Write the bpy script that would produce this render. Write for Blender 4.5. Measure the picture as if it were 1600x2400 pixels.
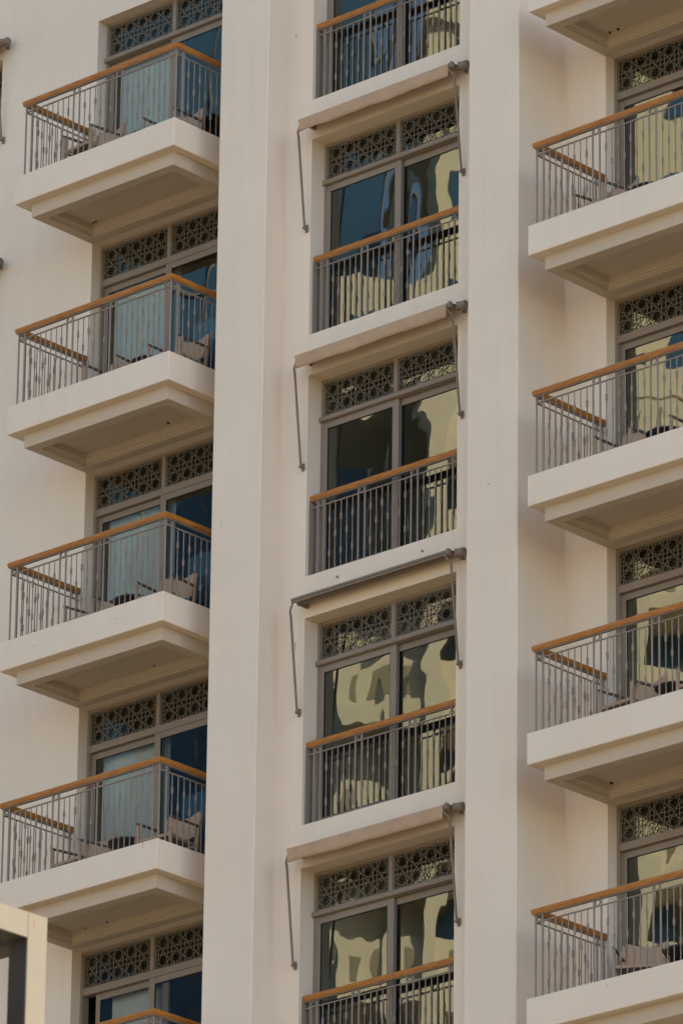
import bpy, math, random
from mathutils import Vector, Matrix, noise

# ------------------------------------------------------------------ reset
for o in list(bpy.data.objects):
    bpy.data.objects.remove(o)
scene = bpy.context.scene
COL = scene.collection
R = math.radians

# ------------------------------------------------------------------ camera
CAM = Vector((53.9491, -58.2727, -37.5856))
YAW, PITCH, ROLL, FPX = 0.7455, 0.3759, 0.0132, 15572.6
cam_d = bpy.data.cameras.new('camera')
cam = bpy.data.objects.new('camera', cam_d)
COL.objects.link(cam)
fw = Vector((-math.sin(YAW) * math.cos(PITCH), math.cos(YAW) * math.cos(PITCH), math.sin(PITCH)))
rt = Vector((math.cos(YAW), math.sin(YAW), 0))
up = rt.cross(fw)
rt2 = rt * math.cos(ROLL) + up * math.sin(ROLL)
up2 = -rt * math.sin(ROLL) + up * math.cos(ROLL)
m = Matrix((rt2, up2, -fw)).transposed().to_4x4()
m.translation = CAM
cam.matrix_world = m
cam_d.sensor_fit = 'HORIZONTAL'
cam_d.sensor_width = 36.0
cam_d.lens = FPX / 1600 * 36.0
cam_d.clip_start = 0.5
cam_d.clip_end = 4000
cam_d.dof.use_dof = True
cam_d.dof.focus_distance = 85.0
cam_d.dof.aperture_fstop = 9.5
scene.camera = cam

# ------------------------------------------------------------------ sky, sun, exposure
SUN_EL, SUN_AZ = R(33), R(76)          # azimuth from +Y towards +X : behind the tower
w = bpy.data.worlds.new('World')
scene.world = w
w.use_nodes = True
nt = w.node_tree
nt.nodes.clear()
out = nt.nodes.new('ShaderNodeOutputWorld')
bg = nt.nodes.new('ShaderNodeBackground')
sky = nt.nodes.new('ShaderNodeTexSky')
sky.sky_type = 'NISHITA'
sky.sun_disc = False
sky.sun_elevation = SUN_EL
sky.sun_rotation = SUN_AZ
sky.altitude = 0
sky.air_density = 0.8
sky.dust_density = 0.6
sky.ozone_density = 1.3
bg.inputs['Strength'].default_value = 0.15
nt.links.new(sky.outputs[0], bg.inputs[0])
nt.links.new(bg.outputs[0], out.inputs[0])

sl = bpy.data.lights.new('sun', 'SUN')
sl.energy = 5.0
sl.angle = R(0.5)
sl.color = (1.0, 0.86, 0.64)
so = bpy.data.objects.new('sun', sl)
COL.objects.link(so)
sdir = Vector((math.sin(SUN_AZ) * math.cos(SUN_EL), math.cos(SUN_AZ) * math.cos(SUN_EL), math.sin(SUN_EL)))
so.rotation_euler = (-sdir).to_track_quat('-Z', 'Y').to_euler()
so.location = (0, 60, 80)

vs = scene.view_settings
vs.view_transform = 'Standard'
vs.look = 'None'
vs.exposure = 1.25
vs.gamma = 1.0
scene.render.engine = 'CYCLES'
scene.cycles.max_bounces = 10
scene.cycles.diffuse_bounces = 5
scene.cycles.glossy_bounces = 5
scene.cycles.transparent_max_bounces = 12


# ------------------------------------------------------------------ materials
def mat(name, col, rough=0.6, metal=0.0, spec=0.4, var=0.0, vscale=2.0, bump=0.0, bscale=60.0, col2=None,
        streak=0.0, coords='world'):
    mt = bpy.data.materials.new(name)
    mt.use_nodes = True
    n = mt.node_tree
    b = n.nodes['Principled BSDF']
    b.inputs['Roughness'].default_value = rough
    b.inputs['Metallic'].default_value = metal
    b.inputs['Specular IOR Level'].default_value = spec
    geo = n.nodes.new('ShaderNodeNewGeometry')
    src = geo.outputs['Position']
    c = (*col, 1)
    b.inputs['Base Color'].default_value = c
    last = None
    if var > 0 or col2:
        tx = n.nodes.new('ShaderNodeTexNoise')
        tx.inputs['Scale'].default_value = vscale
        tx.inputs['Detail'].default_value = 5
        tx.inputs['Roughness'].default_value = 0.6
        n.links.new(src, tx.inputs['Vector'])
        rp = n.nodes.new('ShaderNodeValToRGB')
        c2 = col2 if col2 else tuple(max(0, x * (1 - var)) for x in col)
        rp.color_ramp.elements[0].position = 0.32
        rp.color_ramp.elements[1].position = 0.68
        rp.color_ramp.elements[0].color = (*c2, 1)
        rp.color_ramp.elements[1].color = c
        n.links.new(tx.outputs['Fac'], rp.inputs[0])
        last = rp.outputs[0]
    if streak > 0:
        mp = n.nodes.new('ShaderNodeMapping')
        mp.inputs['Scale'].default_value = (5.0, 5.0, 0.22)
        n.links.new(src, mp.inputs['Vector'])
        t2 = n.nodes.new('ShaderNodeTexNoise')
        t2.inputs['Scale'].default_value = 1.6
        t2.inputs['Detail'].default_value = 6
        n.links.new(mp.outputs[0], t2.inputs['Vector'])
        r2 = n.nodes.new('ShaderNodeValToRGB')
        r2.color_ramp.elements[0].position = 0.30
        r2.color_ramp.elements[1].position = 0.55
        k = 1 - streak
        r2.color_ramp.elements[0].color = (k, k * 0.985, k * 0.96, 1)
        r2.color_ramp.elements[1].color = (1, 1, 1, 1)
        n.links.new(t2.outputs['Fac'], r2.inputs[0])
        mx = n.nodes.new('ShaderNodeMix')
        mx.data_type = 'RGBA'
        mx.blend_type = 'MULTIPLY'
        mx.inputs[0].default_value = 1.0
        if last is None:
            mx.inputs[6].default_value = c
        else:
            n.links.new(last, mx.inputs[6])
        n.links.new(r2.outputs[0], mx.inputs[7])
        last = mx.outputs[2]
    if last is not None:
        n.links.new(last, b.inputs['Base Color'])
    if bump > 0:
        t3 = n.nodes.new('ShaderNodeTexNoise')
        t3.inputs['Scale'].default_value = bscale
        t3.inputs['Detail'].default_value = 4
        n.links.new(src, t3.inputs['Vector'])
        bp = n.nodes.new('ShaderNodeBump')
        bp.inputs['Strength'].default_value = 1.0
        bp.inputs['Distance'].default_value = bump
        n.links.new(t3.outputs['Fac'], bp.inputs['Height'])
        n.links.new(bp.outputs[0], b.inputs['Normal'])
    return mt


def mat_wood(name):
    mt = mat(name, (0.42, 0.16, 0.02), rough=0.5, spec=0.45)
    n = mt.node_tree
    b = n.nodes['Principled BSDF']
    tc = n.nodes.new('ShaderNodeNewGeometry')
    mp = n.nodes.new('ShaderNodeMapping')
    mp.inputs['Scale'].default_value = (1.6, 1.6, 34.0)
    n.links.new(tc.outputs['Position'], mp.inputs['Vector'])
    t = n.nodes.new('ShaderNodeTexNoise')
    t.inputs['Scale'].default_value = 3.0
    t.inputs['Detail'].default_value = 6
    n.links.new(mp.outputs[0], t.inputs['Vector'])
    rp = n.nodes.new('ShaderNodeValToRGB')
    rp.color_ramp.elements[0].position = 0.3
    rp.color_ramp.elements[1].position = 0.72
    rp.color_ramp.elements[0].color = (0.25, 0.078, 0.006, 1)
    rp.color_ramp.elements[1].color = (0.53, 0.20, 0.020, 1)
    n.links.new(t.outputs['Fac'], rp.inputs[0])
    n.links.new(rp.outputs[0], b.inputs['Base Color'])
    return mt


def mat_glass(name, refl, tint, trans, fac=0.42):
    mt = bpy.data.materials.new(name)
    mt.use_nodes = True
    n = mt.node_tree
    n.nodes.clear()
    o = n.nodes.new('ShaderNodeOutputMaterial')
    g = n.nodes.new('ShaderNodeBsdfGlossy')
    g.inputs['Roughness'].default_value = 0.0
    g.inputs['Color'].default_value = (*refl, 1)
    t = n.nodes.new('ShaderNodeBsdfTransparent')
    t.inputs['Color'].default_value = (*trans, 1)
    fr = n.nodes.new('ShaderNodeFresnel')
    fr.inputs['IOR'].default_value = 1.5
    ma = n.nodes.new('ShaderNodeMath')
    ma.operation = 'MULTIPLY_ADD'
    ma.use_clamp = True
    ma.inputs[1].default_value = 0.6
    ma.inputs[2].default_value = fac
    n.links.new(fr.outputs[0], ma.inputs[0])
    mx = n.nodes.new('ShaderNodeMixShader')
    n.links.new(ma.outputs[0], mx.inputs[0])
    n.links.new(t.outputs[0], mx.inputs[1])
    n.links.new(g.outputs[0], mx.inputs[2])
    n.links.new(mx.outputs[0], o.inputs[0])
    return mt


M = {}
M['plaster'] = mat('cream_plaster', (0.78, 0.652, 0.503), rough=0.9, spec=0.15, var=0.055, vscale=0.55, bump=0.0012,
                   bscale=45, streak=0.016)
M['soffit'] = mat('soffit_shade', (0.54, 0.44, 0.325), rough=0.9, spec=0.15, var=0.05, vscale=1.5, bump=0.0008, bscale=50)  # darker than the walls: shade under the balconies is in the colour
M['frame'] = mat('window_aluminium', (0.265, 0.21, 0.157), rough=0.6, spec=0.2, var=0.06, vscale=4)
M['lattice'] = mat('lattice_metal', (0.215, 0.175, 0.125), rough=0.5, spec=0.4, var=0.08, vscale=8)
M['rail'] = mat('railing_paint', (0.275, 0.222, 0.176), rough=0.65, spec=0.2, var=0.08, vscale=6)
M['wood'] = mat_wood('handrail_wood')
M['glass'] = mat_glass('tinted_glass', (0.84, 0.90, 0.78), None, (0.86, 0.90, 0.86), fac=0.115)
M['glass_t'] = mat_glass('transom_glass', (0.80, 0.86, 0.72), None, (0.45, 0.52, 0.48), fac=0.105)
M['gasket'] = mat('rubber_gasket', (0.018, 0.018, 0.018), rough=0.6)
M['awn_fabric'] = mat('awning_fabric', (0.49, 0.325, 0.20), rough=0.95, spec=0.1, var=0.14, vscale=5, bump=0.001, bscale=90)
M['awn_metal'] = mat('awning_bronze', (0.235, 0.175, 0.12), rough=0.5, spec=0.3, var=0.15, vscale=14)
M['chair_frame'] = mat('chair_frame_paint', (0.42, 0.28, 0.17), rough=0.5, var=0.1, vscale=8)
M['chair_sling'] = mat('chair_sling', (0.45, 0.30, 0.185), rough=0.9, var=0.1, vscale=20)
M['chair_dark'] = mat('chair_seat_weave', (0.17, 0.12, 0.085), rough=0.8, var=0.2, vscale=20)
M['table'] = mat('table_top_dark', (0.035, 0.03, 0.028), rough=0.35)
M['curtain'] = mat('curtain_cloth', (0.56, 0.56, 0.52), rough=0.95, spec=0.1)
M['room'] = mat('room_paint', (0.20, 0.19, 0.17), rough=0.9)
M['bluecloth'] = mat('blue_drape', (0.05, 0.13, 0.20), rough=0.9)
M['ground'] = mat('ground_paving', (0.17, 0.137, 0.094), rough=0.9, var=0.25, vscale=0.12)
M['far_wall'] = mat('far_tower_render', (0.66, 0.58, 0.42), rough=0.9, var=0.06, vscale=0.2)
M['far_white'] = mat('far_tower_white', (0.64, 0.56, 0.43), rough=0.9, var=0.06, vscale=0.2)
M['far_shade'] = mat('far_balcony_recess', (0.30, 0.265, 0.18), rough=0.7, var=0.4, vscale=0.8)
M['far_glass'] = mat('far_window_glass', (0.04, 0.095, 0.175), rough=0.1, spec=0.25)
M['far_metal'] = mat('far_mullion', (0.17, 0.16, 0.14), rough=0.5)
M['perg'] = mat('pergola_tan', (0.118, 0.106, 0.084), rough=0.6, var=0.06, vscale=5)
M['perg_shaded'] = mat('pergola_shaded_side', (0.055, 0.047, 0.040), rough=0.8, spec=0.1, var=0.1, vscale=5)  # shade of the faces turned from the sun, put into the colour
M['rust'] = mat('rust_stain', (0.17, 0.075, 0.03), rough=0.9)
M['white'] = mat('pipe_white', (0.75, 0.72, 0.66), rough=0.6)
M['black'] = mat('drain_hole', (0.02, 0.018, 0.015), rough=0.8)


# ------------------------------------------------------------------ mesh helpers
class MB:
    def __init__(s):
        s.v, s.f, s.sm = [], [], []

    def add(s, vs_, fs, smooth=False):
        k = len(s.v)
        s.v += [tuple(p) for p in vs_]
        s.f += [tuple(i + k for i in f) for f in fs]
        s.sm += [smooth] * len(fs)
        return s

    def box(s, x0, x1, y0, y1, z0, z1):
        return s.add([(x0, y0, z0), (x1, y0, z0), (x1, y1, z0), (x0, y1, z0), (x0, y0, z1), (x1, y0, z1), (x1, y1, z1), (x0, y1, z1)],
                     [(0, 3, 2, 1), (4, 5, 6, 7), (0, 1, 5, 4), (1, 2, 6, 5), (2, 3, 7, 6), (3, 0, 4, 7)])

    def bbox(s, x0, x1, y0, y1, z0, z1, b=0.006):
        """box with chamfered edges"""
        P = []
        for zx, zz in ((0, 0), (1, 1)):
            pass
        xs, ys, zs = (x0, x1), (y0, y1), (z0, z1)
        idx = {}
        for i in (0, 1):
            for j in (0, 1):
                for k in (0, 1):
                    sx, sy, sz = (1 - 2 * i) * b, (1 - 2 * j) * b, (1 - 2 * k) * b
                    c = (xs[i], ys[j], zs[k])
                    idx[i, j, k, 'x'] = len(P); P.append((c[0], c[1] + sy, c[2] + sz))
                    idx[i, j, k, 'y'] = len(P); P.append((c[0] + sx, c[1], c[2] + sz))
                    idx[i, j, k, 'z'] = len(P); P.append((c[0] + sx, c[1] + sy, c[2]))
        F = []
        q = lambda *a: F.append(tuple(idx[t] for t in a))
        q((0, 0, 0, 'x'), (0, 0, 1, 'x'), (0, 1, 1, 'x'), (0, 1, 0, 'x'))
        q((1, 0, 0, 'x'), (1, 1, 0, 'x'), (1, 1, 1, 'x'), (1, 0, 1, 'x'))
        q((0, 0, 0, 'y'), (1, 0, 0, 'y'), (1, 0, 1, 'y'), (0, 0, 1, 'y'))
        q((0, 1, 0, 'y'), (0, 1, 1, 'y'), (1, 1, 1, 'y'), (1, 1, 0, 'y'))
        q((0, 0, 0, 'z'), (0, 1, 0, 'z'), (1, 1, 0, 'z'), (1, 0, 0, 'z'))
        q((0, 0, 1, 'z'), (1, 0, 1, 'z'), (1, 1, 1, 'z'), (0, 1, 1, 'z'))
        for j in (0, 1):
            for k in (0, 1):
                a = [(0, j, k, 'y'), (1, j, k, 'y'), (1, j, k, 'z'), (0, j, k, 'z')]
                q(*(a if (j + k) % 2 == 1 else a[::-1]))
        for i in (0, 1):
            for k in (0, 1):
                a = [(i, 0, k, 'x'), (i, 1, k, 'x'), (i, 1, k, 'z'), (i, 0, k, 'z')]
                q(*(a if (i + k) % 2 == 0 else a[::-1]))
        for i in (0, 1):
            for j in (0, 1):
                a = [(i, j, 0, 'x'), (i, j, 1, 'x'), (i, j, 1, 'y'), (i, j, 0, 'y')]
                q(*(a if (i + j) % 2 == 1 else a[::-1]))
        for i in (0, 1):
            for j in (0, 1):
                for k in (0, 1):
                    a = [(i, j, k, 'x'), (i, j, k, 'y'), (i, j, k, 'z')]
                    q(*(a if (i + j + k) % 2 == 0 else a[::-1]))
        return s.add(P, F)

    def tube(s, pts, r, n=8, closed=False, flat=None):
        """round tube along a list of points"""
        pts = [Vector(p) for p in pts]
        rings = []
        for i, p in enumerate(pts):
            if closed:
                d = (pts[(i + 1) % len(pts)] - pts[i - 1]).normalized()
            else:
                a = pts[max(0, i - 1)]
                b = pts[min(len(pts) - 1, i + 1)]
                d = (b - a).normalized()
            u = d.cross(Vector((0, 0, 1)))
            if u.length < 1e-4:
                u = Vector((1, 0, 0))
            u.normalize()
            v = d.cross(u).normalized()
            rr = r[i] if isinstance(r, (list, tuple)) else r
            rings.append([p + (u * math.cos(2 * math.pi * k / n) + v * math.sin(2 * math.pi * k / n)) * rr for k in range(n)])
        V = [q for rg in rings for q in rg]
        F = []
        m_ = len(rings)
        for i in range(m_ if closed else m_ - 1):
            j = (i + 1) % m_
            for k in range(n):
                l = (k + 1) % n
                F.append((i * n + k, i * n + l, j * n + l, j * n + k))
        s.add(V, F, True)
        if not closed:
            s.add(rings[0], [tuple(range(n))])
            s.add(rings[-1], [tuple(reversed(range(n)))])
        return s

    def lathe(s, prof, x=0, y=0, n=8):
        V = []
        F = []
        for z, r in prof:
            for k in range(n):
                a = 2 * math.pi * k / n
                V.append((x + r * math.cos(a), y + r * math.sin(a), z))
        for i in range(len(prof) - 1):
            for k in range(n):
                l = (k + 1) % n
                F.append((i * n + k, i * n + l, (i + 1) * n + l, (i + 1) * n + k))
        s.add(V, F, True)
        s.add(V[:n], [tuple(reversed(range(n)))])
        s.add(V[-n:], [tuple(range(n))])
        return s

    def sweep(s, path, prof, cap=True):
        """sweep closed (offset, z) profile along an XY polyline with mitres"""
        path = [Vector((p[0], p[1])) for p in path]
        rings = []
        for i, p in enumerate(path):
            d0 = (path[i] - path[i - 1]).normalized() if i > 0 else (path[1] - path[0]).normalized()
            d1 = (path[i + 1] - path[i]).normalized() if i < len(path) - 1 else d0
            n0 = Vector((-d0.y, d0.x))
            n1 = Vector((-d1.y, d1.x))
            nn = (n0 + n1).normalized()
            k = 1.0 / max(0.3, nn.dot(n0))
            rings.append([(p.x + nn.x * k * a, p.y + nn.y * k * a, z) for a, z in prof])
        n = len(prof)
        for i in range(len(rings) - 1):
            V = rings[i] + rings[i + 1]
            s.add(V, [(k, (k + 1) % n, n + (k + 1) % n, n + k) for k in range(n)], False)
        if cap:
            s.add(rings[0], [tuple(reversed(range(n)))])
            s.add(rings[-1], [tuple(range(n))])
        return s

    def mesh(s, name, mt):
        me = bpy.data.meshes.new(name)
        me.from_pydata(s.v, [], s.f)
        me.materials.append(mt)
        me.polygons.foreach_set('use_smooth', s.sm)
        me.update()
        return me

    def build(s, name, mt, parent=None, loc=None):
        return link(name, s.mesh(name, mt), parent, loc)


def link(name, me, parent=None, loc=None, rotz=0):
    o = bpy.data.objects.new(name, me)
    COL.objects.link(o)
    if parent is not None:
        o.parent = parent
    if loc is not None:
        o.location = loc
    if rotz:
        o.rotation_euler = (0, 0, rotz)
    return o


def tag(o, label, cat, group=None):
    o['label'] = label
    o['category'] = cat
    if group:
        o['group'] = group
    return o


def thing(name, label, cat, loc=(0, 0, 0), rotz=0, group=None):
    o = bpy.data.objects.new(name, None)
    COL.objects.link(o)
    o.location = loc
    o.rotation_euler = (0, 0, rotz)
    o.empty_display_size = 0.2
    return tag(o, label, cat, group)


H = 3.4
FLOORS = range(5)
ORD = ['topmost', 'second from the top', 'third from the top', 'fourth from the top', 'lowest']
Y_WALL, Y_BAY, Y_FRC, Y_FRS = 0.912, 0.368, 0.62, 1.08
ZTOP, ZGROUND = 16.0, -39.3
WINW = 2.612
X_LW, X_CW, X_RW = -5.426, -0.812, 3.833       # left edges of the window openings
HEAD = 2.794                                    # head of every opening above its floor
# ------------------------------------------------------------------ the tower
tower = thing('apartment_tower', 'cream rendered apartment tower with balconies, pillars and lattice-topped windows', 'building',
              (0, 4, ZGROUND))


def tpart(mb, name, mt):
    o = mb.build(name, mt)
    o.parent = tower
    o.matrix_parent_inverse = Matrix.Translation((0, -4, -ZGROUND))
    return o


def wall_sheet(name, x0, x1, z0, z1, y, holes, depth, back=True):
    """plaster wall in plane y with rectangular openings and their reveals"""
    xs = sorted({x0, x1, *[h[0] for h in holes], *[h[1] for h in holes]})
    zs = sorted({z0, z1, *[h[2] for h in holes], *[h[3] for h in holes]})
    mb = MB()
    for i in range(len(xs) - 1):
        za = None
        for k in range(len(zs) - 1):
            cx, cz = (xs[i] + xs[i + 1]) / 2, (zs[k] + zs[k + 1]) / 2
            hole = any(h[0] < cx < h[1] and h[2] < cz < h[3] for h in holes)
            if hole:
                continue
            mb.add([(xs[i], y, zs[k]), (xs[i + 1], y, zs[k]), (xs[i + 1], y, zs[k + 1]), (xs[i], y, zs[k + 1])], [(0, 1, 2, 3)])
    for a, b, c, d in holes:
        e = y + depth
        mb.add([(a, y, c), (a, e, c), (a, e, d), (a, y, d)], [(3, 2, 1, 0)])
        mb.add([(b, y, c), (b, e, c), (b, e, d), (b, y, d)], [(0, 1, 2, 3)])
        mb.add([(a, y, c), (b, y, c), (b, e, c), (a, e, c)], [(3, 2, 1, 0)])
        mb.add([(a, y, d), (b, y, d), (b, e, d), (a, e, d)], [(0, 1, 2, 3)])
    # weld
    o = tpart(mb, name, M['plaster'])
    return o


XL, XR = -60.0, 62.0  # unseen ends of the tower, stretched so that it blocks the sun
PA0, PA1, PB0, PB1 = -2.166, -1.289, 2.290, 3.140
zs_of = lambda j: -j * H
SILL = -0.028
holes_L = [(X_LW, X_LW + WINW, zs_of(j), zs_of(j) + HEAD) for j in FLOORS]
holes_W = [(-7.32 - WINW, -7.32, zs_of(j) + SILL, zs_of(j) + HEAD) for j in range(2)]
holes_R = [(X_RW, X_RW + WINW, zs_of(j) - 0.041, zs_of(j) + HEAD - 0.006) for j in range(1, 5)]
holes_C = [(X_CW, X_CW + WINW, zs_of(j) + SILL, zs_of(j) + HEAD) for j in FLOORS]
wall_sheet('wall', XL, PA0, ZGROUND, ZTOP, Y_WALL, holes_L + holes_W, 0.32)
wall_sheet('wall', PB1, XR, ZGROUND, ZTOP, Y_WALL, holes_R, 0.32)
wall_sheet('bay_wall', PA1, PB0, ZGROUND, ZTOP, Y_BAY, holes_C, 0.42)
tpart(MB().bbox(PA0, PA1, 0.0, 1.1, ZGROUND, ZTOP, 0.012), 'pillar', M['plaster'])
tpart(MB().bbox(PB0, PB1, 0.0, 1.1, ZGROUND, ZTOP, 0.012), 'pillar', M['plaster'])
# dark rooms, floor plates and the mass of the tower behind them
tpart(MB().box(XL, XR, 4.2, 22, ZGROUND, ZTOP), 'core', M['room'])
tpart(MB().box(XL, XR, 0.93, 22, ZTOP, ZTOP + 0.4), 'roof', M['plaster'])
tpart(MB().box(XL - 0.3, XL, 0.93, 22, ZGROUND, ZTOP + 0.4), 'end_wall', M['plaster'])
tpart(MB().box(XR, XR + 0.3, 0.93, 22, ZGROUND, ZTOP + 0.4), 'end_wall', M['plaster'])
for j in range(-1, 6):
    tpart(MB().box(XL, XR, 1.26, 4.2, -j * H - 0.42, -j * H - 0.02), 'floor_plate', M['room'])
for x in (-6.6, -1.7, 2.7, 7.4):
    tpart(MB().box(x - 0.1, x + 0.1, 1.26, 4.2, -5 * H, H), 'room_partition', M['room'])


# ------------------------------------------------------------------ balconies (parts of the tower)
def balcony(x0, x1, xs0, xs1, z, drains):
    yf = -0.418
    mb = MB().bbox(x0, x1, yf, Y_WALL - 0.001, z - 0.4125, z, 0.008)
    b = tpart(mb, 'balcony', M['plaster'])
    prof = [(0.0, z - 0.40), (0.0, z - 0.603), (0.006, z - 0.609), (0.165, z - 0.609), (0.165, z - 0.586), (0.192, z - 0.586),
            (0.200, z - 0.566), (0.232, z - 0.566), (0.245, z - 0.556), (0.245, z - 0.475)]
    st = MB()
    X0, X1, Y0, Y1 = xs0, xs1, -0.272, Y_WALL + 0.0
    rings = []
    for ins, zz in prof:
        ib = 0.0 if ins < 0.01 else ins
        rings.append([(X0 + ins, Y0 + ins, zz), (X1 - ins, Y0 + ins, zz), (X1 - ins, Y1 - ib, zz), (X0 + ins, Y1 - ib, zz)])
    for a, bb in zip(rings, rings[1:]):
        for k in range(4):
            l = (k + 1) % 4
            st.add([a[k], a[l], bb[l], bb[k]], [(3, 2, 1, 0)])
    st.add(rings[-1], [(3, 2, 1, 0)])
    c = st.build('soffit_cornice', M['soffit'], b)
    for (dx, dy, r) in [(a_, b_, c_ * 0.75) for a_, b_, c_ in drains]:
        MB().lathe([(z - 0.492, r), (z - 0.470, r)], dx, dy, 10).build('drain_hole', M['black'], b)
    return b


L_X0, L_X1 = -5.62, -2.604
R_X0, R_X1 = 3.668, 6.80
for j in FLOORS:
    dr = {0: [(-5.06, 0.60, 0.02), (-5.11, 0.60, 0.016)], 1: [(-3.55, 0.57, 0.026)], 2: [(-3.75, 0.62, 0.014)], 3: [(-4.5, 0.62, 0.016), (-4.9, 0.62, 0.011)], 4: []}[j]
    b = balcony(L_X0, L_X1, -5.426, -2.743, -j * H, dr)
    if j == 2:
        for xx, zz in ((-4.95, -0.19), (-3.45, -0.17)):
            MB().tube([(xx, -0.44, -j * H + zz), (xx, -0.40, -j * H + zz)], 0.014, 8).build('weep_pipe', M['white'], b)
for j in range(0, 5):
    dr = {0: [(4.17, 0.6, 0.022), (4.31, 0.6, 0.025)], 3: [(4.16, 0.6, 0.03)]}.get(j, [])
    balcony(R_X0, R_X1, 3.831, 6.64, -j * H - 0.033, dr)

# ------------------------------------------------------------------ lattice pattern (8-point stars on octagons and squares)
CELL = 0.2385


def lattice_segments(w, h):
    r = CELL / 2
    segs = []
    nx, nz = int(w / CELL) + 3, int(h / CELL) + 3
    ox, oz = w / 2 - 2.5 * CELL + CELL / 2, h / 2 - CELL / 2
    for a in range(-2, nx):
        for b_ in range(-2, nz):
            cx, cz = ox + a * CELL, oz + b_ * CELL
            pol = lambda rad, deg: (cx + rad * math.cos(R(deg)), cz + rad * math.sin(R(deg)))
            for k in range(8):
                va = pol(0.765 * r, 45 * k + 22.5)
                for kk in (k, k + 1):
                    segs.append((pol(r, 45 * kk), va))
                    segs.append((va, pol(0.53 * r, 45 * kk)))
            sx, sz = cx + r, cz + r                       # square left over at the corner
            s_ = r * (math.sqrt(2) - 1)
            cor = [(sx + s_ * math.cos(R(45 + 90 * k)), sz + s_ * math.sin(R(45 + 90 * k))) for k in range(4)]
            for k in range(4):
                segs.append((cor[k], cor[(k + 1) % 4]))
    outp = []
    for (xa, za), (xb, zb) in segs:      # clip to panel
        t0, t1 = 0.0, 1.0
        dx, dz = xb - xa, zb - za
        ok = True
        for p_, q_ in ((-dx, xa), (dx, w - xa), (-dz, za), (dz, h - za)):
            if abs(p_) < 1e-12:
                if q_ < 0:
                    ok = False
            else:
                t = q_ / p_
                if p_ < 0:
                    t0 = max(t0, t)
                else:
                    t1 = min(t1, t)
        if ok and t1 - t0 > 1e-3:
            outp.append(((xa + t0 * dx, za + t0 * dz), (xa + t1 * dx, za + t1 * dz)))
    return outp


def lattice_mesh(w, h):
    mb = MB()
    hw, th = 0.0032, 0.010
    i = 0
    for (a, b) in lattice_segments(w, h):
        d = Vector((b[0] - a[0], b[1] - a[1]))
        d.normalize()
        n = Vector((-d.y, d.x)) * hw
        e = d * hw * 0.8
        f = (i % 5) * 0.00015
        i += 1
        pts = [(a[0] - e.x + n.x, a[1] - e.y + n.y), (a[0] - e.x - n.x, a[1] - e.y - n.y), (b[0] + e.x - n.x, b[1] + e.y - n.y),
               (b[0] + e.x + n.x, b[1] + e.y + n.y)]
        V = [(p[0], -f, p[1]) for p in pts] + [(p[0], th, p[1]) for p in pts]
        mb.add(V, [(0, 1, 2, 3), (0, 4, 5, 1), (1, 5, 6, 2), (2, 6, 7, 3), (3, 7, 4, 0)])
    # thin rim
    for x0, x1, z0, z1 in ((0, w, 0, 0.012), (0, w, h - 0.012, h), (0, 0.012, 0.012, h - 0.012), (w - 0.012, w, 0.012, h - 0.012)):
        mb.box(x0, x1, -0.001, th, z0, z1)
    return mb.mesh('lattice_screen', M['lattice'])


LAT_W, LAT_H = 1.235, 0.462
ME_LAT = lattice_mesh(LAT_W, LAT_H)


def pane_mesh(w, h, seed, amp, glass):
    """slightly bowed sheet of glass, so that reflections ripple as they do in sealed units"""
    nx, nz = 36, max(8, int(26 * h / w))
    V, F = [], []
    rnd = random.Random(seed)
    off = Vector((rnd.uniform(0, 90), rnd.uniform(0, 90), rnd.uniform(0, 90)))
    bow = rnd.uniform(0.6, 1.2) * amp
    for k in range(nz + 1):
        for i in range(nx + 1):
            u, v = i / nx, k / nz
            e = math.sin(math.pi * u) * math.sin(math.pi * v)
            q = Vector((u * w * 1.1, 0.37, v * h * 0.8)) + off
            y = (-bow * e + amp * 0.75 * noise.noise(q) * min(1, 5 * e) + amp * 0.17 * noise.noise(q * 3.3) * min(1, 5 * e) + amp * 0.014 * noise.noise(Vector((q.x * 14, 0, q.z * 3))) * min(1, 5 * e))
            V.append((u * w, y, v * h))
    for k in range(nz):
        for i in range(nx):
            a = k * (nx + 1) + i
            F.append((a, a + 1, a + nx + 2, a + nx + 1))
    me = bpy.data.meshes.new('pane')
    me.from_pydata(V, [], F)
    me.polygons.foreach_set('use_smooth', [True] * len(F))
    me.materials.append(glass)
    me.update()
    return me


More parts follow.
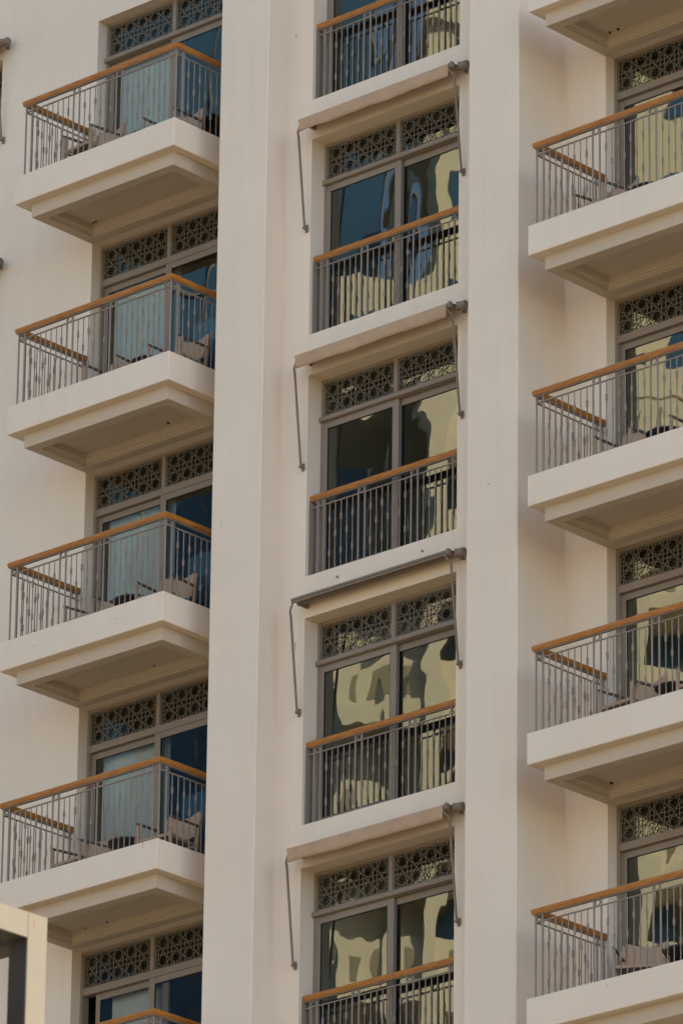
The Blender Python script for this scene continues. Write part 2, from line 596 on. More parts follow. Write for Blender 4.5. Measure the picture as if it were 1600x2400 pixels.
def window(x0, yf, z0, head, front, ledge, seed, gap=0.0):
    """sliding window: outer frame with transom, two lattice screens over glass and two sashes on two tracks"""
    x1 = x0 + WINW
    zt = z0 + head
    d = 0.13
    mb = MB()
    fw_ = 0.042
    mb.bbox(x0 + 0.002, x0 + fw_, yf, yf + d, z0 + 0.002, zt - 0.002, 0.004)
    mb.bbox(x1 - fw_, x1 - 0.002, yf, yf + d, z0 + 0.002, zt - 0.002, 0.004)
    mb.bbox(x0 + fw_, x1 - fw_, yf + 0.002, yf + d - 0.002, zt - 0.045, zt - 0.002, 0.004)
    mb.bbox(x0 + fw_, x1 - fw_, yf + 0.002, yf + d - 0.002, z0 + 0.002, z0 + 0.05, 0.004)
    mb.bbox(x0 + fw_, x1 - fw_, yf + 0.002, yf + d - 0.002, zt - 0.605, zt - 0.507, 0.004)
    xm = x0 + WINW / 2
    mb.bbox(xm - 0.036, xm + 0.036, yf + 0.004, yf + 0.09, zt - 0.507, zt - 0.045, 0.004)
    wn = tpart(mb, 'window', M['frame'])
    if ledge:
        MB().bbox(x0 + 0.001, x1 - 0.001, yf - 0.05, yf + 0.001, zt - 0.60, zt - 0.535, 0.012).build('transom_ledge', M['frame'], wn)
    for lx in (x0 + fw_ + 0.002, xm + 0.037):
        link('lattice_screen', ME_LAT, wn, (lx, yf + 0.028, zt - 0.507))
        link('pane', pane_mesh(LAT_W, LAT_H, seed * 7 + int(lx * 10), 0.0012, M['glass_t']), wn, (lx, yf + 0.065, zt - 0.507))
    # sashes
    sw, st = 0.098, 0.040
    zs0, zs1 = z0 + 0.05, zt - 0.605
    for side in ('L', 'R'):
        y = yf + 0.010 if side == front else yf + 0.066
        if side == 'L':
            a, b_ = x0 + fw_ - 0.01, xm + 0.055
        else:
            a, b_ = xm - 0.055, x1 - fw_ + 0.01
        if side != front and gap:
            a, b_ = a + gap, b_ + gap
        lo, ro = (0.078, 0.108) if side == 'L' else (0.108, 0.078)
        s = MB()
        s.bbox(a, a + lo, y, y + st, zs0, zs1, 0.005)
        s.bbox(b_ - ro, b_, y, y + st, zs0, zs1, 0.005)
        s.bbox(a + lo, b_ - ro, y + 0.001, y + st - 0.001, zs1 - 0.088, zs1, 0.005)
        s.bbox(a + lo, b_ - ro, y + 0.001, y + st - 0.001, zs0, zs0 + 0.10, 0.005)
        s.build('sash', M['frame'], wn)
        g = MB()
        gx0, gx1, gz0, gz1 = a + lo, b_ - ro, zs0 + 0.10, zs1 - 0.088
        for q in ((gx0, gx0 + 0.008, gz0, gz1), (gx1 - 0.008, gx1, gz0, gz1), (gx0 + 0.008, gx1 - 0.008, gz1 - 0.008, gz1), (gx0 + 0.008, gx1 - 0.008, gz0, gz0 + 0.008)):
            g.box(q[0], q[1], y + 0.006, y + 0.03, q[2], q[3])
        g.build('gasket', M['gasket'], wn)
        link('pane', pane_mesh(gx1 - gx0 - 0.016, gz1 - gz0 - 0.016, seed * 31 + (1 if side == 'L' else 2), PANE_AMP, M['glass']), wn,
             (gx0 + 0.008, y + 0.016, gz0 + 0.008))
    return wn


PANE_AMP = 0.0015
for j in FLOORS:
    window(X_LW, Y_FRS, -j * H, HEAD, 'R', j == 0, 11 + j, gap=0.20 if j == 4 else 0.0)
    window(X_CW, Y_FRC, -j * H + SILL, HEAD - SILL, 'L', True, 41 + j)
for j in range(1, 5):
    window(X_RW, Y_FRS, -j * H - 0.041, HEAD + 0.035, 'R', False, 71 + j)
for j in range(2):
    window(-7.32 - WINW, Y_FRS, -j * H + SILL, HEAD - SILL, 'L', True, 91 + j)

# ------------------------------------------------------------------ railings
KN = [(-.060, .0076), (-.056, .015), (-.050, .015), (-.046, .0105), (-.040, .0125), (-.028, .0190), (-.016, .0180), (-.007, .012),
      (0, .0165), (.007, .012), (.016, .0180), (.028, .0190), (.040, .0125), (.046, .0105), (.050, .015), (.056, .015), (.060, .0076)]


def baluster_mesh(knots, z0, z1):
    prof = [(z0, .0076)]
    for kz in knots:
        prof += [(kz + a * 0.85, b) for a, b in KN]
    prof.append((z1, .0076))
    return MB().lathe(prof, 0, 0, 8).mesh('baluster', M['rail'])


SUBZ, RAILB, RAILT = 0.950, 1.046, 1.124
ME_D = baluster_mesh([0.255, 0.725], -0.03, SUBZ)
ME_S = baluster_mesh([0.51], -0.03, SUBZ)
ME_P = MB().bbox(-.0112, .0112, -.0112, .0112, -0.03, RAILB, 0.004).mesh('post', M['rail'])
_rg = MB()
_rg.tube([(0.034 * math.cos(2 * math.pi * k / 18), 0, 0.034 * math.sin(2 * math.pi * k / 18)) for k in range(18)], 0.006, 6, closed=True)
ME_RING = _rg.mesh('ring', M['rail'])
RAIL_PROF = [(-.034, RAILB), (.034, RAILB), (.038, RAILB + .012), (.038, RAILB + .022), (.043, RAILB + .030), (.043, RAILB + .056), (.036, RAILB + .070),
             (.018, RAILT), (-.018, RAILT), (-.036, RAILB + .070), (-.043, RAILB + .056), (-.043, RAILB + .030), (-.038, RAILB + .022), (-.038, RAILB + .012)]


def pattern(n_list):
    """'P' posts in pairs, then runs of balusters of alternating knuckles"""
    s = 'PP'
    for n in n_list:
        s += ''.join('DS'[i % 2] for i in range(n)) + 'PP'
    return s


def fill(p0, p1, n_list, half=None):
    pat = pattern(n_list)
    n = len(pat)
    a, b = Vector(p0), Vector(p1)
    L_ = (b - a).length
    # pair gap a little wider than the pitch
    steps = []
    for i in range(n - 1):
        steps.append(1.12 if pat[i] == 'P' and pat[i + 1] == 'P' else 1.0)
    tot = sum(steps)
    pos = [0]
    for s in steps:
        pos.append(pos[-1] + s)
    return [(a + (b - a) * (q / tot), c) for q, c in zip(pos, pat)]


def railing(label, path, z, runs, group, ends=True, sub=None):
    t = thing('balcony_railing', label, 'railing', (path[1][0] if len(path) > 2 else path[0][0], path[1][1] if len(path) > 2 else path[0][1], z), 0, group)
    off = Vector((-t.location.x, -t.location.y))
    P = [(p[0] + off.x, p[1] + off.y) for p in path]
    MB().sweep(P, RAIL_PROF).build('handrail', M['wood'], t)
    MB().sweep(P, [(-.022, RAILB - .014), (.022, RAILB - .014), (.022, RAILB - .0005), (-.022, RAILB - .0005)]).build('under_rail', M['rail'], t)
    MB().sweep(P, [(-.011, SUBZ - .006), (.011, SUBZ - .006), (.011, SUBZ + .008), (-.011, SUBZ + .008)]).build('sub_rail', M['rail'], t)
    a_, b_ = Vector(runs[0][0]), Vector(runs[0][1])       # timber joints along the front run
    for q in ((0.29 + 0.13 * math.sin(z * 1.7), 0.74 + 0.1 * math.sin(z * 2.9)) if len(path) > 2 else (0.52 + 0.2 * math.sin(z * 2.1),)):
        c_ = a_ + (b_ - a_) * q + off
        MB().sweep([(c_.x, c_.y), (c_.x + 0.005, c_.y)], [(u * 1.012, 1.085 + (v - 1.085) * 1.012) for u, v in RAIL_PROF]).build('rail_joint', M['rust'], t)
    for (p0, p1, n_list, skip0) in runs:
        items = fill(p0, p1, n_list)
        ang = math.atan2(p1[1] - p0[1], p1[0] - p0[0])
        for i, (q, c) in enumerate(items):
            if i == 0 and skip0:
                pass
            else:
                loc = (q.x + off.x, q.y + off.y, 0)
                if c == 'P':
                    link('post', ME_P, t, loc, ang)
                else:
                    link('baluster', ME_D if c == 'D' else ME_S, t, loc)
            if c == 'P' and i + 1 < len(items) and items[i + 1][1] == 'P':
                m_ = (q + items[i + 1][0]) / 2
                link('ring', ME_RING, t, (m_.x + off.x, m_.y + off.y, (SUBZ + .008 + RAILB - .014) / 2), ang)
    return t


for j in FLOORS:
    x0, x1, yf, yb = -5.485, -2.633, -0.372, 0.905
    lab = 'wooden handrail and grey railing of the left balcony, ' + ['topmost of the stack', 'second from the top', 'third from the top',
                                                                        'fourth from the top', 'lowest, cut by the bottom edge'][j]
    railing(lab, [(x0, yb), (x0, yf), (x1, yf), (x1, yb)], -j * H,
            [((x0, yf), (x1, yf), [7, 6, 8], False), ((x0, yf), (x0, yb - 0.03), [8], True), ((x1, yf), (x1, yb - 0.03), [8], True)],
            'railings of the left balconies')
    if j >= 1:
        x0, x1, yf = 3.80, 6.69, -0.395
        lab = 'wooden handrail and grey railing of the right balcony, ' + ['', 'topmost in view', 'second from the top', 'third from the top',
                                                                              'lowest in view'][j]
        railing(lab, [(x0, yb), (x0, yf), (x1, yf), (x1, yb)], -j * H - 0.036,
                [((x0, yf), (x1, yf), [7, 7, 7], False), ((x0, yf), (x0, yb - 0.03), [8], True), ((x1, yf), (x1, yb - 0.03), [8], True)],
                'railings of the right balconies')
    lab = 'straight wooden-topped railing across the middle window, ' + ORD[j] + ' of five'
    t = railing(lab, [(X_CW + 0.003, 0.468), (X_CW + WINW - 0.003, 0.468)], -j * H + SILL + 0.022,
                [((-0.70, 0.468), (1.757, 0.468), [5, 7, 5], False)], 'railings across the middle windows')
    for xx in (0.0, WINW - 0.018):
        MB().box(xx, xx + 0.012, -0.05, 0.10, -0.022, RAILB - 0.002).build('jamb_strip', M['rail'], t)  # thin grey strip down each jamb below the handrail


# ------------------------------------------------------------------ awnings
def awning(label, x0, x1, yw, z, fabric, seed, parts='all'):
    """drop-arm awning, rolled in. z = height of the roller axis, yw = wall plane"""
    t = thing('awning', label, 'awning', (x0, yw, z), 0, 'drop-arm awnings over the windows')
    L_ = x1 - x0
    rnd = random.Random(seed)
    # roller tube with rolled cloth
    MB().tube([(0.0, -0.135, -0.02), (L_ - 0.02, -0.135, -0.02)], 0.042, 12).build('fabric_roll', M['awn_fabric'] if fabric else M['awn_metal'], t)
    # front bar (grooved profile)
    fb = MB()
    fb.bbox(-0.01, L_ + 0.01, -0.275, -0.240, -0.030, 0.004, 0.006)
    fb.bbox(-0.01, L_ + 0.01, -0.268, -0.232, -0.062, -0.032, 0.006)
    fb.build('front_bar', M['awn_metal'], t)
    MB().bbox(L_ + 0.0105, L_ + 0.05, -0.285, -0.215, -0.07, 0.02, 0.008).build('bar_end_cap', M['awn_metal'], t)
    # hood strip on the wall over the roll, and the short span of cloth (or slat) from roll to bar
    MB().bbox(0.0, L_, -0.150, -0.0005, 0.026, 0.036, 0.002).build('hood', M['awn_metal'], t)
    MB().add([(0.005, -0.150, 0.024), (L_ - 0.005, -0.150, 0.024), (L_ - 0.005, -0.245, 0.010), (0.005, -0.245, 0.010),
              (0.005, -0.150, 0.020), (L_ - 0.005, -0.150, 0.020), (L_ - 0.005, -0.245, 0.006), (0.005, -0.245, 0.006)],
             [(0, 3, 2, 1), (4, 5, 6, 7), (0, 1, 5, 4), (1, 2, 6, 5), (2, 3, 7, 6), (3, 0, 4, 7)]).build('awning_cloth', M['awn_fabric'] if fabric else M['awn_metal'], t)
    # gear housing and brackets
    g = MB()
    V = []
    n = 10
    for xx, sc in ((L_ + 0.10, 0.8), (L_ + 0.112, 1.0), (L_ + 0.205, 1.0), (L_ + 0.218, 0.85)):
        V.append([(xx, -0.15 + 0.058 * sc * math.cos(2 * math.pi * k / n + .3), -0.030 + 0.056 * sc * math.sin(2 * math.pi * k / n + .3)) for k in range(n)])
    vv = [p for r_ in V for p in r_]
    F = [(i * n + k, i * n + (k + 1) % n, (i + 1) * n + (k + 1) % n, (i + 1) * n + k) for i in range(3) for k in range(n)]
    g.add(vv, F)
    g.add(V[0], [tuple(reversed(range(n)))])
    g.add(V[-1], [tuple(range(n))])
    g.build('gear_box', M['awn_metal'], t)
    MB().tube([(L_ - 0.03, -0.13, -0.025), (L_ + 0.105, -0.13, -0.025)], 0.028, 10).build('axle', M['awn_metal'], t)
    for xx in (0.03, L_ + 0.055):
        MB().bbox(xx, xx + 0.035, -0.175, -0.001, -0.075, 0.035, 0.005).build('wall_bracket', M['awn_metal'], t)
    # crank eye
    MB().tube([(L_ + 0.14, -0.16, -0.08), (L_ + 0.14, -0.16, -0.125)], 0.007, 6).tube(
        [(L_ + 0.14 + 0.014 * math.cos(a * math.pi / 5), -0.16, -0.138 + 0.014 * math.sin(a * math.pi / 5)) for a in range(10)], 0.005, 6, closed=True).build('crank_eye', M['awn_metal'], t)
    # arms
    for xx, tip in ((-0.07, 0.085), (L_ + 0.03, -0.05)):
        MB().tube([(xx + tip, -0.262, -0.062), (xx + tip * 0.6, -0.25, -0.11), (xx, -0.215, -0.15), (xx, -0.20, -0.19), (xx, -0.055, -1.475)],
                  [0.013, 0.013, 0.014, 0.0165, 0.0165], 8).build('arm', M['awn_metal'], t)
        piv = MB()
        piv.tube([(xx, -0.075, -1.475), (xx, -0.001, -1.475)], [0.02, 0.03], 10)
        piv.tube([(xx - 0.02, -0.055, -1.475), (xx + 0.02, -0.055, -1.475)], 0.022, 10)
        piv.bbox(xx - 0.03, xx + 0.03, -0.02, -0.0005, -1.53, -1.42, 0.01)
        piv.build('arm_pivot', M['awn_metal'], t)
    if fabric:
        # hanging valance, edge a little wavy; closed sheet 3 mm thick
        nx = 60
        V, F = [], []
        rows = [0.0, 0.35, 0.7, 1.0]
        for side in (0, 1):
            for rw in rows:
                for i in range(nx + 1):
                    u = i / nx
                    hgt = 0.190 + 0.018 * noise.noise(Vector((u * 4 + seed, 0, 0))) + 0.008 * noise.noise(Vector((u * 14 + seed, 3, 0)))
                    sway = (0.016 * noise.noise(Vector((u * 7 + seed * 2, rw, 1))) + 0.007 * noise.noise(Vector((u * 22 + seed, rw, 5)))) * rw
                    skew = 0.02 * rw * rnd.uniform(-.05, .05)
                    V.append((0.012 + u * (L_ - 0.024) + skew, -0.279 - 0.006 * rw + sway + side * 0.003, -0.002 - hgt * rw))
        n = nx + 1
        m_ = len(rows)
        for k in range(m_ - 1):
            for i in range(nx):
                a = k * n + i
                F.append((a, a + n, a + n + 1, a + 1))
                b_ = a + m_ * n
                F.append((b_, b_ + 1, b_ + n + 1, b_ + n))
        for i in range(nx):
            a = (m_ - 1) * n + i
            F.append((a, a + m_ * n, a + m_ * n + 1, a + 1))
        MB().add(V, F, True).build('valance', M['awn_fabric'], t)
    return t


AW_L = ['beige cloth awning over the middle window just below the top one', 'beige cloth awning over the third middle window from the top',
        'bare bronze awning bar without hanging cloth over a middle window', 'beige cloth awning over the lowest middle window']
for j in range(1, 5):
    awning(AW_L[j - 1], -0.80, 1.86, Y_BAY, -j * H + 2.985, j != 3, j)
    pass
awning('awning end with gear box at the upper left edge of the photo', -7.32 - WINW - 0.05, -7.27, Y_WALL, 2.985, True, 21)
awning('awning end cut by the left edge beside the second left balcony', -7.32 - WINW - 0.05, -7.27, Y_WALL, -H + 2.985, True, 22)
# bolts left in the wall above the bare awning bar, and small stains
for x, z in ((-0.237, -2 * H - 0.176), (1.231, -2 * H - 0.188)):
    o = MB().tube([(x, 0.34, z), (x, 0.372, z)], 0.016, 8).tube([(x, 0.335, z - 0.006), (x, 0.345, z - 0.006)], 0.008, 6)
    tpart(o, 'wall_bolt', M['chair_frame'])


# stains and small holes in the render
for x, y, z, w_, h_, k in ((-1.13, Y_BAY, 1.02, .010, .06, 'rust'), (-1.80, 0, -3.15, .012, .012, 'black'), (-1.80, 0, -3.26, .008, .008, 'black'), (2.66, 0, -6.55, .02, .014, 'black'),
                           (-1.98, 0, -5.9, .004, .09, 'rust'), (2.78, 0, -3.3, .008, .006, 'black'), (-0.97, Y_BAY, -7.75, .01, .10, 'rust'),
                           (1.98, Y_BAY, -7.28, .012, .012, 'black'), (-0.48, Y_BAY, -7.22, .008, .008, 'black'), (-2.86, -0.418, -10.24, .007, .10, 'rust'),
                           (-5.35, -0.418, -3.55, .008, .02, 'black'), (-2.72, -0.418, -3.50, .01, .02, 'rust'), (4.95, -0.418, -13.72, .008, .02, 'black'), (5.4, -0.418, -3.55, .006, .012, 'black')):
    tpart(MB().add([(x - w_ / 2, y - .0012, z + h_ / 2), (x + w_ / 2, y - .0012, z + h_ / 2), (x + w_ * .3, y - .0012, z - h_ / 2), (x - w_ * .3, y - .0012, z - h_ / 2),
                    (x - w_ / 2, y + .002, z + h_ / 2), (x + w_ / 2, y + .002, z + h_ / 2), (x + w_ * .3, y + .002, z - h_ / 2), (x - w_ * .3, y + .002, z - h_ / 2)],
                   [(3, 2, 1, 0), (0, 1, 5, 4), (1, 2, 6, 5), (2, 3, 7, 6), (3, 0, 4, 7)]), 'stain_mark', M[k])


# ------------------------------------------------------------------ balcony furniture
def make_chair(label, loc, rotz, group):
    """low sling armchair facing -Y at rotation 0, origin under its middle"""
    t = thing('armchair', label, 'chair', loc, rotz, group)
    w2, dp = 0.275, 0.54
    yf, yb = -0.27, 0.27
    if 'leg' not in CH:
        CH['legf'] = MB().bbox(-.019, .019, -.019, .019, 0, .62, .005).mesh('leg', M['chair_frame'])
        lb = MB()
        lb.add([(-.019, -.02, 0), (.019, -.02, 0), (.019, .02, 0), (-.019, .02, 0), (-.019, .075, .84), (.019, .075, .84), (.019, .11, .84), (-.019, .11, .84)],
               [(0, 3, 2, 1), (4, 5, 6, 7), (0, 1, 5, 4), (1, 2, 6, 5), (2, 3, 7, 6), (3, 0, 4, 7)])
        CH['legb'] = lb.mesh('leg', M['chair_frame'])
        CH['leg'] = 1
        ar = MB()
        ar.tube([(0, yf - .03, .635), (0, -0.05, .645), (0, yb + .06, .655)], [.017, .021, .017], 8)
        CH['arm'] = ar.mesh('armrest', M['chair_dark'])
        st = MB()
        nx, ny = 8, 6
        for side in (0, 1):
            pass
        V, F = [], []
        for s_ in (0, .022):
            for k in range(ny + 1):
                for i in range(nx + 1):
                    u, v = i / nx, k / ny
                    sag = -.025 * math.sin(math.pi * u) * math.sin(math.pi * v)
                    V.append((-.245 + .49 * u, -.25 + .46 * v, .43 - .035 * v + sag - s_))
        n = nx + 1
        o2 = n * (ny + 1)
        for k in range(ny):
            for i in range(nx):
                a = k * n + i
                F.append((a, a + 1, a + n + 1, a + n))
                F.append((o2 + a, o2 + a + n, o2 + a + n + 1, o2 + a + 1))
        for i in range(nx):
            F.append((i, o2 + i, o2 + i + 1, i + 1))
        st.add(V, F, True)
        CH['seat'] = st.mesh('seat', M['chair_dark'])
        fr = MB()
        fr.bbox(-.256, .256, yf - .012, yf + .014, .375, .42, .005)
        fr.bbox(-.256, .256, yb - .03, yb - .005, .345, .385, .005)
        for s_ in (-1, 1):
            fr.bbox(s_ * .262 - .012, s_ * .262 + .012, yf + .02, yb - .01, .365, .40, .004)
        CH['frame'] = fr.mesh('seat_frame', M['chair_frame'])
        bk = MB()
        V, F = [], []
        nx, nz = 10, 5
        for s_ in (0, .02):
            for k in range(nz + 1):
                for i in range(nx + 1):
                    u, v = i / nx, k / nz
                    cup = .05 * math.sin(math.pi * u)
                    V.append((-.255 + .51 * u, yb - .03 + cup + .10 * v + s_, .50 + .36 * v + .02 * math.cos(2 * math.pi * u) * v))
        n = nx + 1
        o2 = n * (nz + 1)
        for k in range(nz):
            for i in range(nx):
                a = k * n + i
                F.append((a, a + 1, a + n + 1, a + n))
                F.append((o2 + a, o2 + a + n, o2 + a + n + 1, o2 + a + 1))
        for i in range(nx):
            a = nz * n + i
            F.append((i, o2 + i, o2 + i + 1, i + 1)[::-1])
            F.append((a, a + 1, o2 + a + 1, o2 + a))
        for k in range(nz):
            a = k * n
            F.append((a, a + n, o2 + a + n, o2 + a))
            a = k * n + nx
            F.append((a, o2 + a, o2 + a + n, a + n))
        bk.add(V, F, True)
        CH['back'] = bk.mesh('backrest', M['chair_sling'])
    for s_ in (-1, 1):
        link('leg', CH['legf'], t, (s_ * w2, yf, 0))
        link('leg', CH['legb'], t, (s_ * w2, yb - .04, 0))
        link('armrest', CH['arm'], t, (s_ * w2, 0, 0))
    link('seat', CH['seat'], t)
    link('seat_frame', CH['frame'], t)
    link('backrest', CH['back'], t)
    return t


CH = {}
LAB = {0: 'topmost left balcony', 1: 'second left balcony from the top', 2: 'third left balcony from the top', 3: 'fourth left balcony from the top'}
LR = {1: 'topmost railed right balcony', 2: 'second railed right balcony from the top', 3: 'third railed right balcony from the top', 4: 'lowest right balcony'}
# arm-front centre positions from the photograph
for j, xl, yl, rl, xr, yr, rr in ((0, -4.86, 0.30, -4, -3.66, 0.62, 4), (1, -4.62, 0.58, 6, -3.48, 0.64, 4), (2, -4.90, 0.62, -4, -3.60, 0.64, 10), (3, -5.0, 0.62, -5, -3.47, 0.66, 4)):
    make_chair('taupe sling armchair at the far end of the ' + LAB[j], (xl, yl, -j * H), R(rl), 'armchairs on the left balconies')
    make_chair('taupe sling armchair near the outer corner of the ' + LAB[j], (xr, yr, -j * H), R(rr), 'armchairs on the left balconies')
for j, x, y, r_ in ((1, 4.14, 0.52, -8), (2, 4.40, 0.62, 2), (3, 4.52, 0.56, -5), (4, 4.62, 0.60, 28)):
    make_chair('taupe sling armchair on the ' + LR[j] + ', nearest the pillar', (x, y, -j * H - 0.041), R(r_), 'armchairs on the right balconies')
for j, x, y in ((2, 5.56, 0.70), (3, 5.72, 0.60)):
    make_chair('armchair cut by the right photo edge, ' + LR[j], (x, y, -j * H - 0.041), R(3), 'armchairs on the right balconies')


def make_table(label, loc, group):
    t = thing('round_table', label, 'table', loc, 0, group)
    MB().lathe([(.555, .265), (.562, .28), (.575, .28), (.582, .27)], 0, 0, 28).build('table_top', M['table'], t)
    MB().lathe([(.02, .026), (.555, .026)], 0, 0, 10).build('stem', M['table'], t)
    MB().lathe([(0, .19), (.012, .19), (.02, .05)], 0, 0, 20).build('base', M['table'], t)


for j, x, y in ((0, -4.20, 0.72), (1, -4.05, 0.72), (2, -4.25, 0.70), (3, -4.24, 0.72)):
    make_table('round dark table between the chairs on the ' + LAB[j], (x, y, -j * H), 'round balcony tables')
for j, x, y in ((1, 4.75, 0.74), (2, 4.98, 0.74), (3, 5.10, 0.74), (4, 5.25, 0.72)):
    make_table('round dark table on the ' + LR[j], (x, y, -j * H - 0.041), 'round balcony tables')


# ------------------------------------------------------------------ curtains behind the left bays
def curtain(label, x0, x1, y, z0, z1, seed, mt, fold=0.11, amp=0.035):
    n = int((x1 - x0) / fold * 8)
    V, F = [], []
    for s_ in (0, 0.004):
        for zz in (z0, z1):
            for i in range(n + 1):
                x = x0 + (x1 - x0) * i / n
                a = amp * math.sin(2 * math.pi * (x - x0) / fold + 0.8 * math.sin(x * 5 + seed)) + 0.02 * noise.noise(Vector((x * 2, seed, zz)))
                V.append((x - x0, a + s_, zz - z0))
    m_ = n + 1
    for i in range(n):
        F.append((i, i + 1, m_ + i + 1, m_ + i))
        F.append((2 * m_ + i, 3 * m_ + i, 3 * m_ + i + 1, 2 * m_ + i + 1))
    o = MB().add(V, F, True).build('curtain', mt, None, (x0, y, z0))
    return tag(o, label, 'curtain', 'drawn curtains behind the left balcony doors')


for j in FLOORS:
    nm = LAB.get(j, 'lowest left window')
    curtain('pale curtain drawn behind the left-hand glass of the ' + nm, X_LW + 0.12 + (0.30 if j == 4 else 0), X_LW + 1.36, 1.275, -j * H + 0.02, -j * H + 2.24, j, M['curtain'], 0.31, 0.009)
for j in (1, 2, 3):
    curtain('blue drape showing low behind the right-hand glass of the ' + LAB[j], X_LW + 1.45, X_LW + 2.5, 1.45, -j * H + 0.02, -j * H + 1.35, 9 + j, M['bluecloth'], 0.16, 0.03)

# ------------------------------------------------------------------ pergola frame close to the camera, lower left
perg = thing('pergola', 'cream steel corner frame close by at the lower left corner of the photo', 'pergola', (19.9, -24.6, -26.0))


def ppart(mb, name, mt):
    o = mb.build(name, mt)
    o.parent = perg
    o.matrix_parent_inverse = Matrix.Translation((-19.9, 24.6, 26.0))


px, py, pz = 20.0, -24.70, -22.085        # top corner on the +X face
PW = 0.205  # lit and shaded sides are separate pieces, each in its own colour
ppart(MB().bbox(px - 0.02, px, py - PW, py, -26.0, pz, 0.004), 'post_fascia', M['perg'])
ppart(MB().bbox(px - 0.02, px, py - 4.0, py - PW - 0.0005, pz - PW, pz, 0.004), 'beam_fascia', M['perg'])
ppart(MB().box(px - 0.20, px - 0.0205, py - PW + 0.003, py - 0.002, -26.0, pz - 0.003), 'post', M['perg_shaded'])
ppart(MB().box(px - 0.20, px - 0.0205, py - 4.0, py - PW + 0.002, pz - PW + 0.003, pz - 0.003), 'beam', M['perg_shaded'])
ppart(MB().box(px - 3.2, px - 0.201, py - PW + 0.003, py - 0.002, pz - PW - 0.02, pz - 0.003), 'side_beam', M['perg_shaded'])
ppart(MB().box(px - 0.0004, px + 0.0012, py - 0.148, py - 0.138, pz - 0.10, pz - 0.055), 'rust_streak', M['rust'])
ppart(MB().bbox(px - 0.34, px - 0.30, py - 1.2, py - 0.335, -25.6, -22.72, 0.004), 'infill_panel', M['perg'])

# ------------------------------------------------------------------ ground and the buildings across the street (they show in the glass)
g = MB().add([(-600, -600, ZGROUND), (600, -600, ZGROUND), (600, 600, ZGROUND), (-600, 600, ZGROUND)], [(0, 1, 2, 3)]).build('ground', M['ground'])
g['kind'] = 'structure'
pod = thing('podium_building', 'low cream podium building carrying the near pergola frame', 'building', (17.5, -22, ZGROUND))
MB().box(-4, 4.2, -5, 5, 0, -26.0 - ZGROUND).build('wall', M['far_wall'], pod)



def far_building(label, px_, py_, x0, x1, y0, y1, ztop, bands, base, wm, gm, mull=0.0, group='buildings across the street'):
    """block turned 45 degrees to our street. Local front plane y = y1, pivot (px_, py_); glazed wall, balcony bands, mullions"""
    t = thing('far_building', label, 'building', (px_, py_, ZGROUND), R(-45), group)
    oz = -ZGROUND
    MB().box(x0, x1, y0, y1, 0, ztop + oz).build('wall', gm, t)
    MB().box(x0 - .3, x1 + .3, y0 - .3, y1 + .3, ztop + oz + .001, ztop + oz + 0.9).build('parapet', wm, t)
    for (z0, z1, xa, xb, dep) in bands:
        MB().box(xa, xb, y1 + .002, y1 + dep, z0 + oz, z1 + oz).build('balcony_band', wm, t)
    if mull:
        n = int((x1 - x0) / mull)
        me = MB().box(-.035, .035, 0.002, .12, 0, ztop - base).mesh('mullion', M['far_metal'])
        for i in range(n + 1):
            link('mullion', me, t, (x0 + i * (x1 - x0) / n, y1, base + oz))
        mh = MB().box(x0, x1, 0.003, .09, -.05, .05).mesh('transom', M['far_metal'])
        for k in range(int((ztop - base) / 10.2)):
            link('transom', mh, t, (0, y1, base + oz + k * 10.2 + 1.0))
    return t


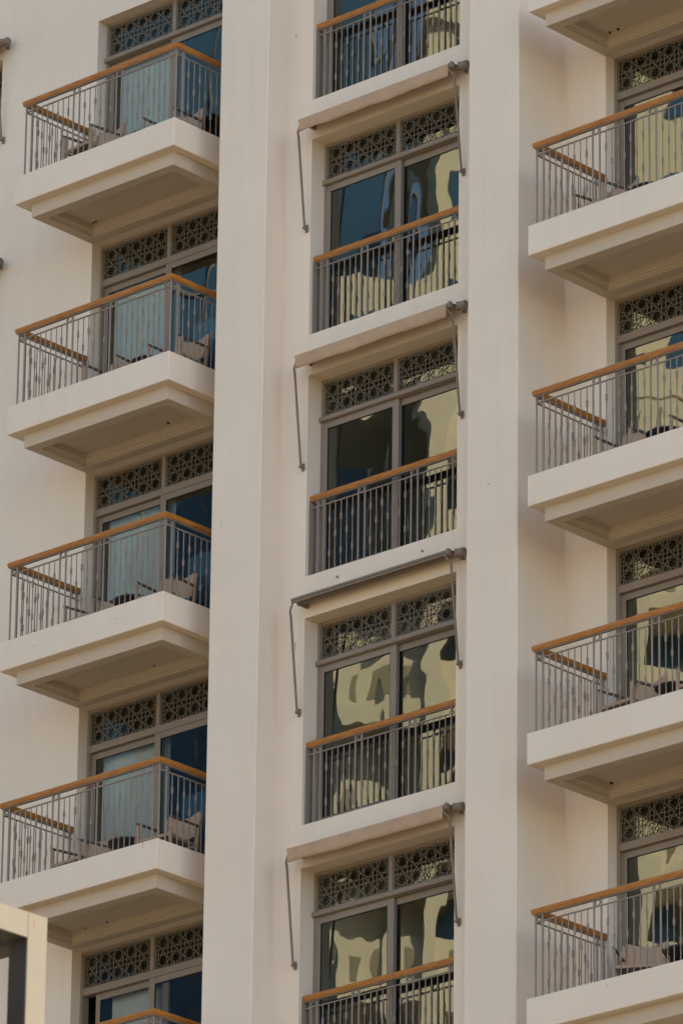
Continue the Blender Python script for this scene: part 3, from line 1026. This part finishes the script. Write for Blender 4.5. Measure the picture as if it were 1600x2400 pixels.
PX, PY = -43.6, -47.7
DARK0 = 15.6
bl = []
for n in range(-9, 2):
    z0 = DARK0 + 1.5 + 3.4 * n
    xl = 0.6 if n >= 0 else -1.5
    bl.append((z0, z0 + 0.55, xl, 14.0, 2.0))           # slab edge
    bl.append((z0 + .56, z0 + 1.9, xl, 14.0, 1.5))      # parapet
for xx in (0.62, 4.6, 8.6, 12.4):
    bl.append((-20, 22.0, xx, xx + 0.6, 2.3))             # piers
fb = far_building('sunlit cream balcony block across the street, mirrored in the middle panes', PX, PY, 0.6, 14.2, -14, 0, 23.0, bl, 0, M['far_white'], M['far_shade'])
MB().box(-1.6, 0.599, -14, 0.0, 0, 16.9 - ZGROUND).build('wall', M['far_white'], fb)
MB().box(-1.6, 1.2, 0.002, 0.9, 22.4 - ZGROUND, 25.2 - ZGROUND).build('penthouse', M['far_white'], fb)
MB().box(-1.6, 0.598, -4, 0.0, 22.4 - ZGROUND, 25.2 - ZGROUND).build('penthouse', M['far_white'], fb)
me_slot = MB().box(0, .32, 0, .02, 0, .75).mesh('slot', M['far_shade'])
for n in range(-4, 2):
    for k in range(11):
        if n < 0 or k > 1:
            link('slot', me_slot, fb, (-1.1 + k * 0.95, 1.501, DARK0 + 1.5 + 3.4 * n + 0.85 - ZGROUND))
for zz in (23.4,):
    for xx in (-0.9, 0.2):
        MB().box(xx, xx + .5, 0.901, 0.94, zz - ZGROUND, zz + 0.8 - ZGROUND).build('window', M['far_glass'], fb)
for n in range(-4, 2):
    for xx in (1.5, 5.6):
        MB().box(xx, xx + .9, 0.002, 0.05, DARK0 + 3.4 * n - ZGROUND, DARK0 + 1.45 + 3.4 * n - ZGROUND).build('window', M['far_glass'], fb)
sb = far_building('taller cream stair tower rising behind the balcony block across the street', PX, PY, 1.0, 8.5, -13, -1.5, 33.0, [(24.5, 32, 2.6, 3.4, .5)], 0, M['far_white'], M['far_wall'])
for zz in (24.6, 28.0, 31.2):
    for xx in (1.6, 4.3, 6.1):
        MB().box(xx, xx + .8, -1.498, -1.44, zz - ZGROUND, zz + 1.5 - ZGROUND).build('window', M['far_glass'], sb)
far_building('dark glass tower across the street, mirrored in the left-hand panes', PX, PY, -40, 0.55, -30, -14.2, 46.0, [], 0, M['far_white'], M['far_glass'], 1.7)
far_building('broad sunlit block across the street behind the camera', 5, -108, -30, 30, -15, 0, 4.0, [(k * 3.4 - 20, k * 3.4 - 18.2, -29, 29, 1.2) for k in range(7)], 0, M['far_wall'], M['far_wall'])
